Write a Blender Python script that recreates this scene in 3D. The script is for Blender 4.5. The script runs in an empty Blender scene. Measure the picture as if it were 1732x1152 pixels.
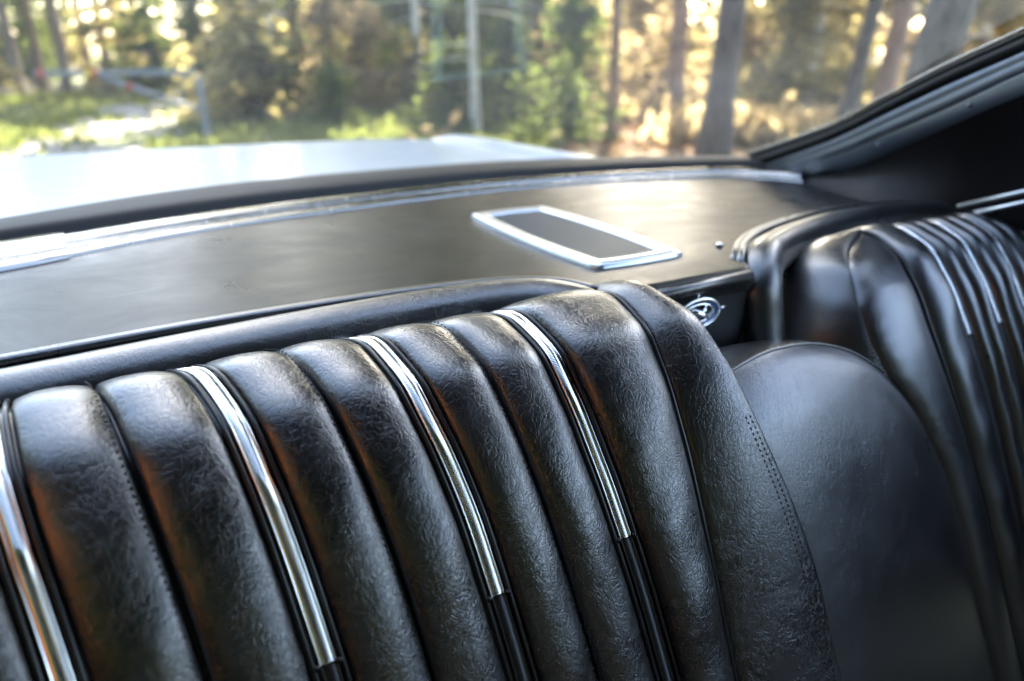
import bpy, math, random
import numpy as np
from mathutils import Matrix, Vector
R = math.radians
random.seed(7); rng = np.random.default_rng(7)
scene = bpy.context.scene
col = scene.collection
EYE = 1.25                      # eye height above the ground; interior heights below are given from the eye

# ------------------------------------------------------------------ camera, sky, sun, exposure
PITCH, YAW = R(21.84), R(28.98)
fw = Vector((math.sin(YAW)*math.cos(PITCH), math.cos(YAW)*math.cos(PITCH), -math.sin(PITCH)))
rt = Vector((math.cos(YAW), -math.sin(YAW), 0)); up = rt.cross(fw)
cd = bpy.data.cameras.new('camera'); cam = bpy.data.objects.new('camera', cd); col.objects.link(cam)
cam.matrix_world = Matrix(((rt.x, up.x, -fw.x, 0), (rt.y, up.y, -fw.y, 0), (rt.z, up.z, -fw.z, EYE), (0, 0, 0, 1)))
cd.sensor_width = 36; cd.lens = 24.94; cd.clip_start = .01; cd.clip_end = 2000
cd.dof.use_dof = True; cd.dof.focus_distance = .73; cd.dof.aperture_fstop = 2.3
scene.camera = cam

SUN_AZ, SUN_EL = 40.0, 36.0    # bearing from the car's rear direction (+Y), positive to +X
world = bpy.data.worlds.new('World'); scene.world = world; world.use_nodes = True
nt = world.node_tree; nt.nodes.clear()
sky = nt.nodes.new('ShaderNodeTexSky'); sky.sky_type = 'NISHITA'; sky.sun_disc = False
sky.sun_elevation = R(SUN_EL); sky.sun_rotation = R(SUN_AZ); sky.dust_density = 3.5; sky.air_density = 1.0
bg = nt.nodes.new('ShaderNodeBackground'); bg.inputs[1].default_value = .15
wo = nt.nodes.new('ShaderNodeOutputWorld')
nt.links.new(sky.outputs[0], bg.inputs[0]); nt.links.new(bg.outputs[0], wo.inputs[0])
sl = bpy.data.lights.new('sun', 'SUN'); sl.energy = 5.0; sl.angle = R(.5); sl.color = (1, .9, .76)
sun = bpy.data.objects.new('sun', sl); col.objects.link(sun)
sd = Vector((math.sin(R(SUN_AZ))*math.cos(R(SUN_EL)), math.cos(R(SUN_AZ))*math.cos(R(SUN_EL)), math.sin(R(SUN_EL))))
sun.rotation_euler = sd.to_track_quat('Z', 'Y').to_euler(); sun.location = (0, 0, 30)
vs = scene.view_settings; vs.view_transform = 'Standard'; vs.look = 'None'; vs.gamma = 1; vs.use_curve_mapping = False
vs.exposure = 3.55
scene.cycles.use_denoising = True; scene.cycles.use_adaptive_sampling = True; scene.cycles.adaptive_threshold = .02
scene.cycles.max_bounces = 6; scene.cycles.diffuse_bounces = 3; scene.cycles.glossy_bounces = 3; scene.cycles.transparent_max_bounces = 16
scene.cycles.sample_clamp_indirect = 12
scene.cycles.caustics_reflective = False; scene.cycles.caustics_refractive = False

# ------------------------------------------------------------------ materials
MATS = {}
def mat(name, color, rough=.5, metal=0, spec=.5, coat=0, coat_rough=.1):
    m = bpy.data.materials.new(name); m.use_nodes = True; n = m.node_tree
    b = n.nodes['Principled BSDF']
    b.inputs['Base Color'].default_value = (*color, 1); b.inputs['Roughness'].default_value = rough
    b.inputs['Metallic'].default_value = metal; b.inputs['Specular IOR Level'].default_value = spec
    b.inputs['Coat Weight'].default_value = coat; b.inputs['Coat Roughness'].default_value = coat_rough
    MATS[name] = m
    return m, n, b
def node(n, t, **kw):
    x = n.nodes.new(t)
    for k, v in kw.items():
        if k in x.inputs: x.inputs[k].default_value = v
        else: setattr(x, k, v)
    return x
def L(n, a, ai, b, bi): n.links.new(a.outputs[ai], b.inputs[bi])
def coords(n, scale=(1, 1, 1)):
    tc = node(n, 'ShaderNodeTexCoord'); mp = node(n, 'ShaderNodeMapping'); mp.inputs['Scale'].default_value = scale
    L(n, tc, 'Object', mp, 'Vector'); return mp
def ramp(n, src, si, stops):
    r = node(n, 'ShaderNodeValToRGB'); e = r.color_ramp.elements
    while len(e) < len(stops): e.new(.5)
    for el, (p, c) in zip(e, stops):
        el.position = p; el.color = (*c, 1) if len(c) == 3 else c
    L(n, src, si, r, 'Fac'); return r
def math_(n, op, a, b=None, va=None, vb=None):
    x = node(n, 'ShaderNodeMath', operation=op)
    if a is not None: n.links.new(a, x.inputs[0])
    elif va is not None: x.inputs[0].default_value = va
    if b is not None: n.links.new(b, x.inputs[1])
    elif vb is not None: x.inputs[1].default_value = vb
    return x.outputs[0]

def leather(name, color, rough, depth, fine=420, broad=95, coat=0.0, crease=1.0, spec=.5):
    """creased vinyl: a net of small cracks, longer folds and a soft grain"""
    m, n, b = mat(name, color, rough, spec=spec, coat=coat, coat_rough=.3)
    co = coords(n)
    wn = node(n, 'ShaderNodeTexNoise', Scale=70.0, Detail=3.0); L(n, co, 0, wn, 'Vector')
    vm = node(n, 'ShaderNodeVectorMath', operation='MULTIPLY_ADD')
    L(n, wn, 'Color', vm, 0); vm.inputs[1].default_value = (.011, .011, .011); L(n, co, 0, vm, 2)
    hs = []
    w2 = node(n, 'ShaderNodeTexNoise', Scale=38.0, Detail=2.0); L(n, co, 0, w2, 'Vector')
    vm2 = node(n, 'ShaderNodeVectorMath', operation='MULTIPLY_ADD'); L(n, w2, 'Color', vm2, 0); vm2.inputs[1].default_value = (.020, .020, .020); L(n, vm, 0, vm2, 2)
    mk = node(n, 'ShaderNodeTexNoise', Scale=16.0, Detail=3.0); L(n, co, 0, mk, 'Vector')
    mm = node(n, 'ShaderNodeMapRange'); mm.inputs['From Min'].default_value = .36; mm.inputs['From Max'].default_value = .64; mm.inputs['To Min'].default_value = .6; L(n, mk, 'Fac', mm, 'Value')
    for k, (sc, am) in enumerate(((fine*.36, 2.6), (fine*.80, 1.3))):
        mp2 = node(n, 'ShaderNodeMapping'); mp2.inputs['Scale'].default_value = (1.25, .8, .8) if k == 0 else (1, 1, 1); mp2.inputs['Rotation'].default_value = (k*.4, k*.9, .3+k); L(n, vm2, 0, mp2, 'Vector')
        vo = node(n, 'ShaderNodeTexVoronoi', feature='DISTANCE_TO_EDGE', Scale=float(sc)); L(n, mp2, 0, vo, 'Vector')
        pil = math_(n, 'POWER', math_(n, 'MINIMUM', vo.outputs['Distance'], None, vb=.22), None, vb=.55)
        hs.append(math_(n, 'MULTIPLY', math_(n, 'MULTIPLY', pil, mm.outputs[0]), None, vb=am*crease))
    v = node(n, 'ShaderNodeTexNoise', Scale=float(broad*.6), Detail=1.0); L(n, vm, 0, v, 'Vector')
    d_ = math_(n, 'ABSOLUTE', math_(n, 'SUBTRACT', v.outputs['Fac'], None, vb=.5))
    mr = node(n, 'ShaderNodeMapRange', interpolation_type='SMOOTHSTEP'); mr.inputs['From Max'].default_value = .012; n.links.new(d_, mr.inputs['Value'])
    hs.append(math_(n, 'MULTIPLY', mr.outputs[0], None, vb=.32*crease))
    g = node(n, 'ShaderNodeTexNoise', Scale=260.0, Detail=4.0, Roughness=.62); L(n, co, 0, g, 'Vector')
    g2 = node(n, 'ShaderNodeTexNoise', Scale=38.0, Detail=3.0); L(n, co, 0, g2, 'Vector')
    h = math_(n, 'ADD', math_(n, 'ADD', hs[0], hs[1]), hs[2])
    h = math_(n, 'ADD', h, math_(n, 'MULTIPLY', g.outputs['Fac'], None, vb=.7))
    h = math_(n, 'ADD', h, math_(n, 'MULTIPLY', g2.outputs['Fac'], None, vb=3.0))
    bp = node(n, 'ShaderNodeBump', Strength=1.0, Distance=depth); n.links.new(h, bp.inputs['Height'])
    L(n, bp, 0, b, 'Normal')
    pr = node(n, 'ShaderNodeTexNoise', Scale=9.0, Detail=5.0); L(n, co, 0, pr, 'Vector')
    rr = node(n, 'ShaderNodeMapRange'); rr.inputs['To Min'].default_value = rough-.04; rr.inputs['To Max'].default_value = rough+.07
    rr.inputs['From Min'].default_value = .3; rr.inputs['From Max'].default_value = .7
    L(n, pr, 'Fac', rr, 'Value'); L(n, rr, 0, b, 'Roughness')
    dust = ramp(n, pr, 'Fac', [(.35, color), (.7, tuple(c*1.4+.001 for c in color))]); L(n, dust, 0, b, 'Base Color')
    return m
leather('seat_leather', (.005, .005, .0055), .26, .00022, spec=1.0, coat=.5)
leather('soft_leather', (.005, .005, .0055), .31, .00014, crease=.9, spec=1.0, coat=.7)
m, n, b = mat('shelf_vinyl', (.010, .0105, .011), .36, spec=.13)
co = coords(n); g1 = node(n, 'ShaderNodeTexNoise', Scale=330.0, Detail=3.0, Roughness=.6); L(n, co, 0, g1, 'Vector')
g2 = node(n, 'ShaderNodeTexVoronoi', feature='DISTANCE_TO_EDGE', Scale=240.0); L(n, co, 0, g2, 'Vector')
g3 = node(n, 'ShaderNodeTexNoise', Scale=5.0, Detail=4.0); L(n, co, 0, g3, 'Vector')
hh_ = math_(n, 'ADD', math_(n, 'MULTIPLY', g1.outputs['Fac'], None, vb=.6), math_(n, 'MINIMUM', g2.outputs['Distance'], None, vb=.2))
hh_ = math_(n, 'ADD', hh_, math_(n, 'MULTIPLY', g3.outputs['Fac'], None, vb=9.0))
bp = node(n, 'ShaderNodeBump', Strength=1.0, Distance=.00011); n.links.new(hh_, bp.inputs['Height']); L(n, bp, 0, b, 'Normal')
sm_ = node(n, 'ShaderNodeMapping'); sm_.inputs['Scale'].default_value = (1.0, 1.5, 1); sm_.inputs['Rotation'].default_value = (0, 0, .5); L(n, co, 0, sm_, 'Vector')
g4 = node(n, 'ShaderNodeTexNoise', Scale=6.0, Detail=7.0, Roughness=.7, Distortion=1.2); L(n, sm_, 0, g4, 'Vector')
rr = node(n, 'ShaderNodeMapRange'); rr.inputs['From Min'].default_value = .35; rr.inputs['From Max'].default_value = .7; rr.inputs['To Min'].default_value = .27; rr.inputs['To Max'].default_value = .42
L(n, g4, 'Fac', rr, 'Value'); L(n, rr, 0, b, 'Roughness')
L(n, ramp(n, g4, 'Fac', [(.45, (.008, .0085, .009)), (.72, (.022, .022, .021))]), 0, b, 'Base Color')
leather('roll_vinyl', (.007, .0075, .008), .28, .00018, fine=420, crease=.8, spec=1.0, coat=.5)
leather('panel_vinyl', (.005, .005, .006), .6, .0002, spec=.2)
mat('welt_black', (.008, .008, .009), .28)
mat('thread', (.022, .024, .026), .7)
mat('rubber', (.008, .009, .010), .6, spec=.2)
mat('black_plastic', (.010, .010, .011), .30)
mat('recess_black', (.006, .007, .009), .45)
def metal(name, color, rough, scratch=.0):
    m, n, b = mat(name, color, rough, metal=1)
    co = coords(n); ns = node(n, 'ShaderNodeTexNoise', Scale=60.0, Detail=6.0); L(n, co, 0, ns, 'Vector')
    rr = node(n, 'ShaderNodeMapRange'); rr.inputs['To Min'].default_value = rough; rr.inputs['To Max'].default_value = rough+.14
    rr.inputs['From Min'].default_value = .4; rr.inputs['From Max'].default_value = .75
    L(n, ns, 'Fac', rr, 'Value'); L(n, rr, 0, b, 'Roughness')
    bp = node(n, 'ShaderNodeBump', Strength=.25, Distance=scratch or .0002); L(n, ns, 'Fac', bp, 'Height'); L(n, bp, 0, b, 'Normal')
metal('chrome', (.80, .81, .82), .08)
metal('trim_chrome', (.24, .235, .22), .16, .00003)
metal('brushed_alloy', (.52, .55, .58), .30)
metal('pillar_metal', (.10, .115, .14), .32, .0001)
mat('mesh_dark', (.16, .17, .18), .45, metal=.7)
m, n, b = mat('white_paint', (.74, .78, .82), .3, coat=.5, coat_rough=.18)
co = coords(n); ns = node(n, 'ShaderNodeTexNoise', Scale=7.0, Detail=8.0, Roughness=.7); L(n, co, 0, ns, 'Vector')
L(n, ramp(n, ns, 'Fac', [(.3, (.28, .33, .37)), (.62, (.37, .41, .45))]), 0, b, 'Base Color')
mat('blue_reflection', (.03, .12, .45), .25, coat=1)
mat('headliner', (.03, .03, .032), .9)
mat('carpet', (.02, .02, .02), .95)
mat('reflector_orange', (.85, .22, .035), .6)  # colour of the added reflector outside the car
mat('tyre', (.02, .02, .02), .8)
mat('dead_leaf', (.16, .035, .02), .7)

m = bpy.data.materials.new('window_glass'); m.use_nodes = True; n = m.node_tree; n.nodes.clear()
out = node(n, 'ShaderNodeOutputMaterial'); tr = node(n, 'ShaderNodeBsdfTransparent'); tr.inputs[0].default_value = (.93, .97, .95, 1)
gl = node(n, 'ShaderNodeBsdfGlossy', Roughness=.01); lw = node(n, 'ShaderNodeLayerWeight')
frv = math_(n, 'MULTIPLY_ADD', math_(n, 'POWER', lw.outputs['Facing'], None, vb=5.0), None, vb=.12); frv.node.inputs[2].default_value = .008
mx = node(n, 'ShaderNodeMixShader'); n.links.new(frv, mx.inputs[0]); L(n, tr, 0, mx, 1); L(n, gl, 0, mx, 2)
df = node(n, 'ShaderNodeBsdfTranslucent'); df.inputs[0].default_value = (.9, .88, .80, 1)
co = coords(n); ns = node(n, 'ShaderNodeTexNoise', Scale=3.0, Detail=6.0); L(n, co, 0, ns, 'Vector')
sp = node(n, 'ShaderNodeTexNoise', Scale=420.0, Detail=1.0); L(n, co, 0, sp, 'Vector')
haze = math_(n, 'MULTIPLY', ns.outputs['Fac'], None, vb=.075)
spk = node(n, 'ShaderNodeMapRange'); spk.inputs['From Min'].default_value = .80; spk.inputs['From Max'].default_value = .86; spk.inputs['To Max'].default_value = .35
L(n, sp, 'Fac', spk, 'Value')
mx2 = node(n, 'ShaderNodeMixShader'); n.links.new(math_(n, 'ADD', haze, spk.outputs[0]), mx2.inputs[0]); L(n, mx, 0, mx2, 1); L(n, df, 0, mx2, 2)
L(n, mx2, 0, out, 0); MATS['window_glass'] = m
m = bpy.data.materials.new('glass_reflection'); m.use_nodes = True; n = m.node_tree; n.nodes.clear()  # pale greenish tint that paints a reflection onto the rear window
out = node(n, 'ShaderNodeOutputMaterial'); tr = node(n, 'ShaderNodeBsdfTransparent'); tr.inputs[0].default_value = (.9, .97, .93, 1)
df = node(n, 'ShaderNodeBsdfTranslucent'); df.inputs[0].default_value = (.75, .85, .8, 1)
mx = node(n, 'ShaderNodeMixShader'); mx.inputs[0].default_value = .03; L(n, tr, 0, mx, 1); L(n, df, 0, mx, 2); L(n, mx, 0, out, 0); MATS['glass_reflection'] = m

def foliage(name, c1, c2, trans, tw=.5):
    m = bpy.data.materials.new(name); m.use_nodes = True; n = m.node_tree; n.nodes.clear()
    out = node(n, 'ShaderNodeOutputMaterial'); d = node(n, 'ShaderNodeBsdfDiffuse'); t = node(n, 'ShaderNodeBsdfTranslucent')
    oi = node(n, 'ShaderNodeObjectInfo'); co = coords(n); ns = node(n, 'ShaderNodeTexNoise', Scale=1.1, Detail=3.0); L(n, co, 0, ns, 'Vector')
    f = math_(n, 'ADD', ns.outputs['Fac'], math_(n, 'MULTIPLY', oi.outputs['Random'], None, vb=.5))
    r = node(n, 'ShaderNodeValToRGB'); e = r.color_ramp.elements; e[0].position = .4; e[0].color = (*c1, 1); e[1].position = .95; e[1].color = (*c2, 1)
    n.links.new(f, r.inputs['Fac']); L(n, r, 0, d, 0)
    t.inputs[0].default_value = (*trans, 1)
    mx = node(n, 'ShaderNodeMixShader'); mx.inputs[0].default_value = tw; L(n, d, 0, mx, 1); L(n, t, 0, mx, 2); L(n, mx, 0, out, 0)
    MATS[name] = m
foliage('spruce_needles', (.025, .05, .014), (.075, .11, .025), (.15, .18, .05), .45)
foliage('fresh_leaves', (.12, .115, .042), (.23, .195, .085), (.45, .38, .155), .55)
foliage('grass_blades', (.06, .09, .025), (.13, .13, .045), (.20, .23, .06), .4)
foliage('dry_stems', (.22, .165, .09), (.42, .33, .19), (.48, .37, .19), .45)
foliage('litter', (.16, .09, .05), (.30, .19, .11), (.2, .12, .06), .2)
def bark(name, c1, c2):
    m, n, b = mat(name, c1, .9)
    co = coords(n, (6, 6, 1.2)); ns = node(n, 'ShaderNodeTexNoise', Scale=4.0, Detail=6.0); L(n, co, 0, ns, 'Vector')
    L(n, ramp(n, ns, 'Fac', [(.35, c1), (.65, c2)]), 0, b, 'Base Color')
    bp = node(n, 'ShaderNodeBump', Strength=.8, Distance=.02); L(n, ns, 'Fac', bp, 'Height'); L(n, bp, 0, b, 'Normal')
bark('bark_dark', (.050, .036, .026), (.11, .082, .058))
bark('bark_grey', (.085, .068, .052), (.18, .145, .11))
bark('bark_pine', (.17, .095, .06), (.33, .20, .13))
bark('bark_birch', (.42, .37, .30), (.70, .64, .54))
mat('gate_steel', (.20, .22, .24), .6, metal=.2)
mat('gate_red', (.40, .05, .035), .6); mat('gate_yellow', (.75, .55, .05), .5)
m, n, b = mat('forest_floor', (.12, .09, .06), 1)
co = coords(n); a = node(n, 'ShaderNodeTexNoise', Scale=.35, Detail=6.0); L(n, co, 0, a, 'Vector')
c = node(n, 'ShaderNodeTexNoise', Scale=6.0, Detail=8.0, Roughness=.7); L(n, co, 0, c, 'Vector')
r1 = ramp(n, c, 'Fac', [(.3, (.07, .05, .03)), (.7, (.26, .19, .13))]); r2 = ramp(n, c, 'Fac', [(.3, (.05, .07, .02)), (.7, (.15, .16, .05))])
mx = node(n, 'ShaderNodeMixRGB'); L(n, ramp(n, a, 'Fac', [(.44, (0, 0, 0)), (.56, (1, 1, 1))]), 0, mx, 0); L(n, r1, 0, mx, 1); L(n, r2, 0, mx, 2); L(n, mx, 0, b, 'Base Color')
bp = node(n, 'ShaderNodeBump', Strength=.7, Distance=.06); L(n, c, 'Fac', bp, 'Height'); L(n, bp, 0, b, 'Normal')
m, n, b = mat('gravel', (.34, .31, .27), .95)
co = coords(n); c = node(n, 'ShaderNodeTexNoise', Scale=3.0, Detail=10.0, Roughness=.75); L(n, co, 0, c, 'Vector')
L(n, ramp(n, c, 'Fac', [(.3, (.11, .10, .085)), (.7, (.25, .235, .21))]), 0, b, 'Base Color')
bp = node(n, 'ShaderNodeBump', Strength=.6, Distance=.03); L(n, c, 'Fac', bp, 'Height'); L(n, bp, 0, b, 'Normal')

# ------------------------------------------------------------------ mesh helpers
def thing(name, label, cat, loc=(0, 0, 0), group=None):
    o = bpy.data.objects.new(name, None); col.objects.link(o); o.location = loc; o.empty_display_size = .1
    o['label'] = label; o['category'] = cat
    if group: o['group'] = group
    return o
def mesh_obj(name, V, F, m, parent=None, smooth=True, off=None, label=None, kind=None):
    """V in metres; off shifts (the car interior is given from the eye point)"""
    me = bpy.data.meshes.new(name); V = np.asarray(V, float)
    if off is not None: V = V + np.asarray(off)
    me.from_pydata([tuple(v) for v in V], [], [tuple(int(i) for i in f) for f in F]); me.update()
    if smooth: me.polygons.foreach_set('use_smooth', [True]*len(me.polygons))
    ms = m if isinstance(m, (list, tuple)) else [m]
    for x in ms: me.materials.append(MATS[x])
    o = bpy.data.objects.new(name, me); col.objects.link(o)
    if parent is not None: put(o, parent)
    if label: o['label'] = label
    if kind: o['kind'] = kind
    return o
def base_of(p):
    v = Vector((0, 0, 0))
    while p is not None: v = v + p.location; p = p.parent
    return v
def put(o, parent):
    o.parent = parent
    if o.data is not None:
        o.data.transform(Matrix.Translation(-base_of(parent)))
E3 = (0, 0, EYE)
def grid(P, close_u=False, close_v=False):
    P = np.asarray(P, float); a, b = P.shape[:2]; V = P.reshape(-1, 3); F = []
    for i in range(a if close_u else a-1):
        for j in range(b if close_v else b-1):
            i2, j2 = (i+1) % a, (j+1) % b
            F.append((i*b+j, i*b+j2, i2*b+j2, i2*b+j))
    return V, F
def join(parts):
    V, F, o = [], [], 0
    for v, f in parts:
        V.append(np.asarray(v, float)); F += [tuple(i+o for i in q) for q in f]; o += len(v)
    return np.concatenate(V), F
def box(c, s, rot=None):
    v = np.array([(x, y, z) for x in (-1, 1) for y in (-1, 1) for z in (-1, 1)], float)*np.array(s)/2
    if rot is not None: v = v @ np.array(rot).T
    return v+np.array(c), [(0, 1, 3, 2), (4, 6, 7, 5), (0, 4, 5, 1), (2, 3, 7, 6), (0, 2, 6, 4), (1, 5, 7, 3)]
def smooth_path(pts, n=60, win=0):
    pts = np.asarray(pts, float); t = np.r_[0, np.cumsum(np.linalg.norm(np.diff(pts, axis=0), axis=1))]; t /= t[-1]
    # Catmull-Rom through the points
    q = np.vstack([2*pts[0]-pts[1], pts, 2*pts[-1]-pts[-2]]); out = []
    for u in np.linspace(0, 1, n):
        k = min(int(np.searchsorted(t, u, side='right'))-1, len(pts)-2); k = max(k, 0)
        w = (u-t[k])/(t[k+1]-t[k]); p0, p1, p2, p3 = q[k], q[k+1], q[k+2], q[k+3]
        d1, d2 = (p2-p0)*.5, (p3-p1)*.5
        out.append((2*w**3-3*w**2+1)*p1+(w**3-2*w**2+w)*d1+(-2*w**3+3*w**2)*p2+(w**3-w**2)*d2)
    return np.array(out)
def tube(path, r, seg=12, sq=1.0, cap=True):
    path = np.asarray(path, float); n_ = len(path); r = np.broadcast_to(np.asarray(r, float), (n_,))
    T = np.gradient(path, axis=0); T /= np.linalg.norm(T, axis=1)[:, None]+1e-12
    ref = np.array((0, 0, 1.)) if abs(T[0, 2]) < .9 else np.array((1., .3, 0))
    a = np.cross(T[0], ref); a /= np.linalg.norm(a); rows = []
    th = np.linspace(0, 2*math.pi, seg, endpoint=False)
    for i in range(n_):
        a = a-T[i]*(a@T[i]); a /= np.linalg.norm(a)+1e-12; b = np.cross(a, T[i])
        rows.append(path[i]+r[i]*(np.cos(th)[:, None]*a+np.sin(th)[:, None]*b*sq))
    V, F = grid(np.array(rows), close_v=True)
    if cap: F = F+[tuple(range(seg))[::-1], tuple((n_-1)*seg+k for k in range(seg))]
    return V, F
def gsm(y, k):
    w = np.exp(-.5*(np.arange(-3*k, 3*k+1)/k)**2); w /= w.sum(); yp = np.pad(y, 3*k, mode='reflect', reflect_type='odd'); return np.convolve(yp, w, 'valid')

# ------------------------------------------------------------------ ground, path
def ground_z(x, y): return 0.0
g = 240
xs = np.r_[np.linspace(-900, -60, 8), np.linspace(-50, 70, 60), np.linspace(80, 900, 8)]; ys = np.r_[np.linspace(-900, -30, 8), np.linspace(-24, 90, 60), np.linspace(100, 900, 8)]
def gz(x, y):
    d = math.hypot(x-.4, y-.4); k = min(max((d-5)/8, 0), 1)
    return k*(.10*math.sin(x*.9+1)*math.cos(y*.7)+.06*math.sin(x*2.1+y*1.7)) + min(max((d-16)/50, 0), 1)*.9
P = np.array([[(x, y, gz(x, y)) for y in ys] for x in xs])
V, F = grid(P); o = mesh_obj('ground', V, F, 'forest_floor'); o['kind'] = 'structure'
pts = smooth_path([(-1.2, 3.2, 0), (-1.0, 7, 0), (-.55, 10.5, 0), (.1, 14, 0), (.9, 18, 0), (2.2, 24, 0), (2.6, 34, 0)], 60)
rows = []
for i, p in enumerate(pts):
    w = 1.5-.5*i/59+.12*math.sin(i*.9); rows.append([(p[0]+a*w, p[1], gz(p[0]+a*w, p[1])+.03+.05*(1-a*a)*.4) for a in np.linspace(-1, 1, 9)])
V, F = grid(np.array(rows)); o = mesh_obj('path', V, F, 'gravel'); o['kind'] = 'structure'

# ------------------------------------------------------------------ the car
car = thing('classic_car', 'white classic car seen from inside, black pleated rear seats with chrome strips', 'car', (.4, .3, 0))
def part(name, vf, m, parent=None, smooth=True, label=None, kind=None):
    return mesh_obj(name, vf[0], vf[1], m, parent or car, smooth, off=E3, label=label, kind=kind)
def group_part(name, label=None):
    """a part that has pieces of its own"""
    o = bpy.data.objects.new(name, None); col.objects.link(o); o.parent = car; o.empty_display_size = .05
    if label: o['label'] = label
    return o

# seat profile: y, z along s (crown behind, then down the front of the backrest)
prof = np.array([(.735, -.36), (.728, -.325), (.72, -.30), (.70, -.28), (.64, -.262), (.575, -.285), (.53, -.335), (.49, -.40), (.45, -.48), (.38, -.63), (.30, -.80), (.24, -.93)])
tl = np.r_[0, np.cumsum(np.hypot(*np.diff(prof, axis=0).T))]; S0 = tl[2]
S = np.linspace(-S0, tl[-1]-S0, 700); PY = gsm(np.interp(S+S0, tl, prof[:, 0]), 9); PZ = gsm(np.interp(S+S0, tl, prof[:, 1]), 9)
TY, TZ = np.gradient(PY), np.gradient(PZ); q = np.hypot(TY, TZ); NY, NZ = TZ/q, -TY/q
def prof_at(s, dy=0.0):
    return np.interp(s, S, PY)+dy, np.interp(s, S, PZ), np.interp(s, S, NY), np.interp(s, S, NZ)
def sp(s, x, h, dy=0.0):
    y, z, ny, nz = prof_at(s, dy); return np.stack([np.broadcast_to(x, np.shape(y))+0*y, y+ny*h, z+nz*h], -1)
def curve(tab, k=12):
    tab = np.array(tab, float); sm = np.linspace(-.1, .95, 500); v = gsm(np.interp(sm, tab[:, 0], tab[:, 1]), k)
    return lambda s: np.interp(s, sm, v)
SMAX = .84
def pleat(parent, xa, xb, dy, pad_a, pad_b, bulge, name='pleat', m='seat_leather', s0=-.045, s1=SMAX, power=.72, wav=1.0, nv=26):
    ss = np.linspace(s0, s1, 230); rows = []
    ph = random.random()*9
    for v in np.linspace(0, 1, nv):
        xx = (1-v)*(xa(ss)+pad_a)+v*(xb(ss)-pad_b)
        e = abs(2*v-1)
        h = bulge*(max(0, 1-e**2.3))**power - .006*(e > .999)
        lump = 1+wav*(.05*np.sin(ss*31+ph)+.04*np.sin(ss*67+ph*2+v*3))
        back = np.clip((ss+.03)/.22, 0, 1); back = back*back*(3-2*back)
        rows.append(sp(ss, xx, h*lump*(.30+.70*back), dy))
    return part(name, grid(np.array(rows)), m, parent)
def pleat_point(s, v, xa, xb, dy, pad_a, pad_b, bulge, power=.72, lift=0.0):
    x = (1-v)*(xa(s)+pad_a)+v*(xb(s)-pad_b); e = abs(2*v-1)
    return sp(s, x, bulge*(max(0, 1-e**2.3))**power+lift, dy)
def strip(parent, xc, dy, s_top, s_end, w=.0073, wide=1.0):
    w *= wide
    def ribbed(a, b, name, m):
        n_ = int((b-a)/.00045); ss = np.linspace(a, b, n_); rib = np.tile([0, 1, 1, 0], n_//4+1)[:n_]; bead = np.tile([0, 1], n_//2+1)[:n_]
        cs = [(-1, -.004, 0, 0), (-1, .0012, 0, 0), (-.93, .0026, 0, .0006), (-.78, .0026, 0, .0006), (-.72, .0014, .0, 0), (-.66, .0020, .0006, 0), (0, .0023, .0006, 0), (.66, .0020, .0006, 0), (.72, .0014, 0, 0), (.78, .0026, 0, .0006), (.93, .0026, 0, .0006), (1, .0012, 0, 0), (1, -.004, 0, 0)]
        return part(name, grid(np.array([sp(ss, xc(ss)+c*w, h+r_*.55*rib+b_*.5*bead, dy) for c, h, r_, b_ in cs])), m, parent)
    ribbed(s_top, s_end, 'chrome_strip', 'chrome'); ribbed(s_end+.0012, SMAX, 'black_strip', 'black_plastic')
    ss = np.linspace(s_top-.02, SMAX, 260)
    part('channel', grid(np.array([sp(ss, xc(ss)+a, h, dy) for a, h in ((-.016*wide, -.004), (-.010*wide, -.002), (.010*wide, -.002), (.016*wide, -.004))])), 'welt_black', parent)
    for sgn in (-1, 1):
        part('welt', tube(sp(ss, xc(ss)+sgn*.0120*wide, .0016, dy), .0024, 8), 'welt_black', parent)
    if s_end < .5:
        for sgn in (-1, 1):
            c_ = sp(np.array([s_end]), xc(s_end)+sgn*.0095*wide, .003, dy)[0]; part('clip', box(c_, (.005, .004, .004)), 'black_plastic', parent)
def stitches(parent, fn, s_a, s_b, step=.0062, size=(.0011, .0042, .0011)):
    out = []; s = s_a
    while s < s_b:
        a, b = fn(s), fn(s+size[1]); d = b-a; ln = np.linalg.norm(d); d /= ln+1e-9
        x = np.cross(d, (0, 0, 1.)); x /= np.linalg.norm(x)+1e-9; z = np.cross(x, d)
        c0 = (a+b)/2
        v = [c0-d*ln*.5]+[c0+x*size[0]*i+z*size[2]*j for i, j in ((1, 0), (0, 1), (-1, 0), (0, -1))]+[c0+d*ln*.5]
        out.append((np.array(v), [(0, 1, 2), (0, 2, 3), (0, 3, 4), (0, 4, 1), (5, 2, 1), (5, 3, 2), (5, 4, 3), (5, 1, 4)])); s += step
    return part('stitching', join(out), 'thread', parent, kind='stuff')

# ---- near seat back
seat = group_part('rear_seat_back', 'near rear seat back of creased black vinyl pleats with wide chrome strips')
ST = {0: curve([(0, -.13), (.173, -.114), (.236, -.105), (.317, -.095), (.5, -.08), (.85, -.06)]),
      1: curve([(0, .016), (.07, .030), (.11, .044), (.164, .055), (.208, .062), (.27, .071), (.382, .083), (.6, .10), (.9, .115)]),
      2: curve([(0, .182), (.07, .192), (.116, .202), (.174, .211), (.229, .221), (.287, .231), (.367, .239), (.454, .247), (.7, .26), (.9, .265)]),
      3: curve([(0, .345), (.07, .352), (.118, .361), (.177, .367), (.23, .371), (.287, .378), (.35, .386), (.427, .395), (.517, .402), (.7, .415), (.9, .42)])}
ST[-1] = lambda s: ST[0](s)-.145
ST[-2] = lambda s: ST[0](s)-.29
pip = curve([(0, .494), (.092, .492), (.16, .490), (.231, .487), (.4, .486), (.55, .484), (.9, .482)])
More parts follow.
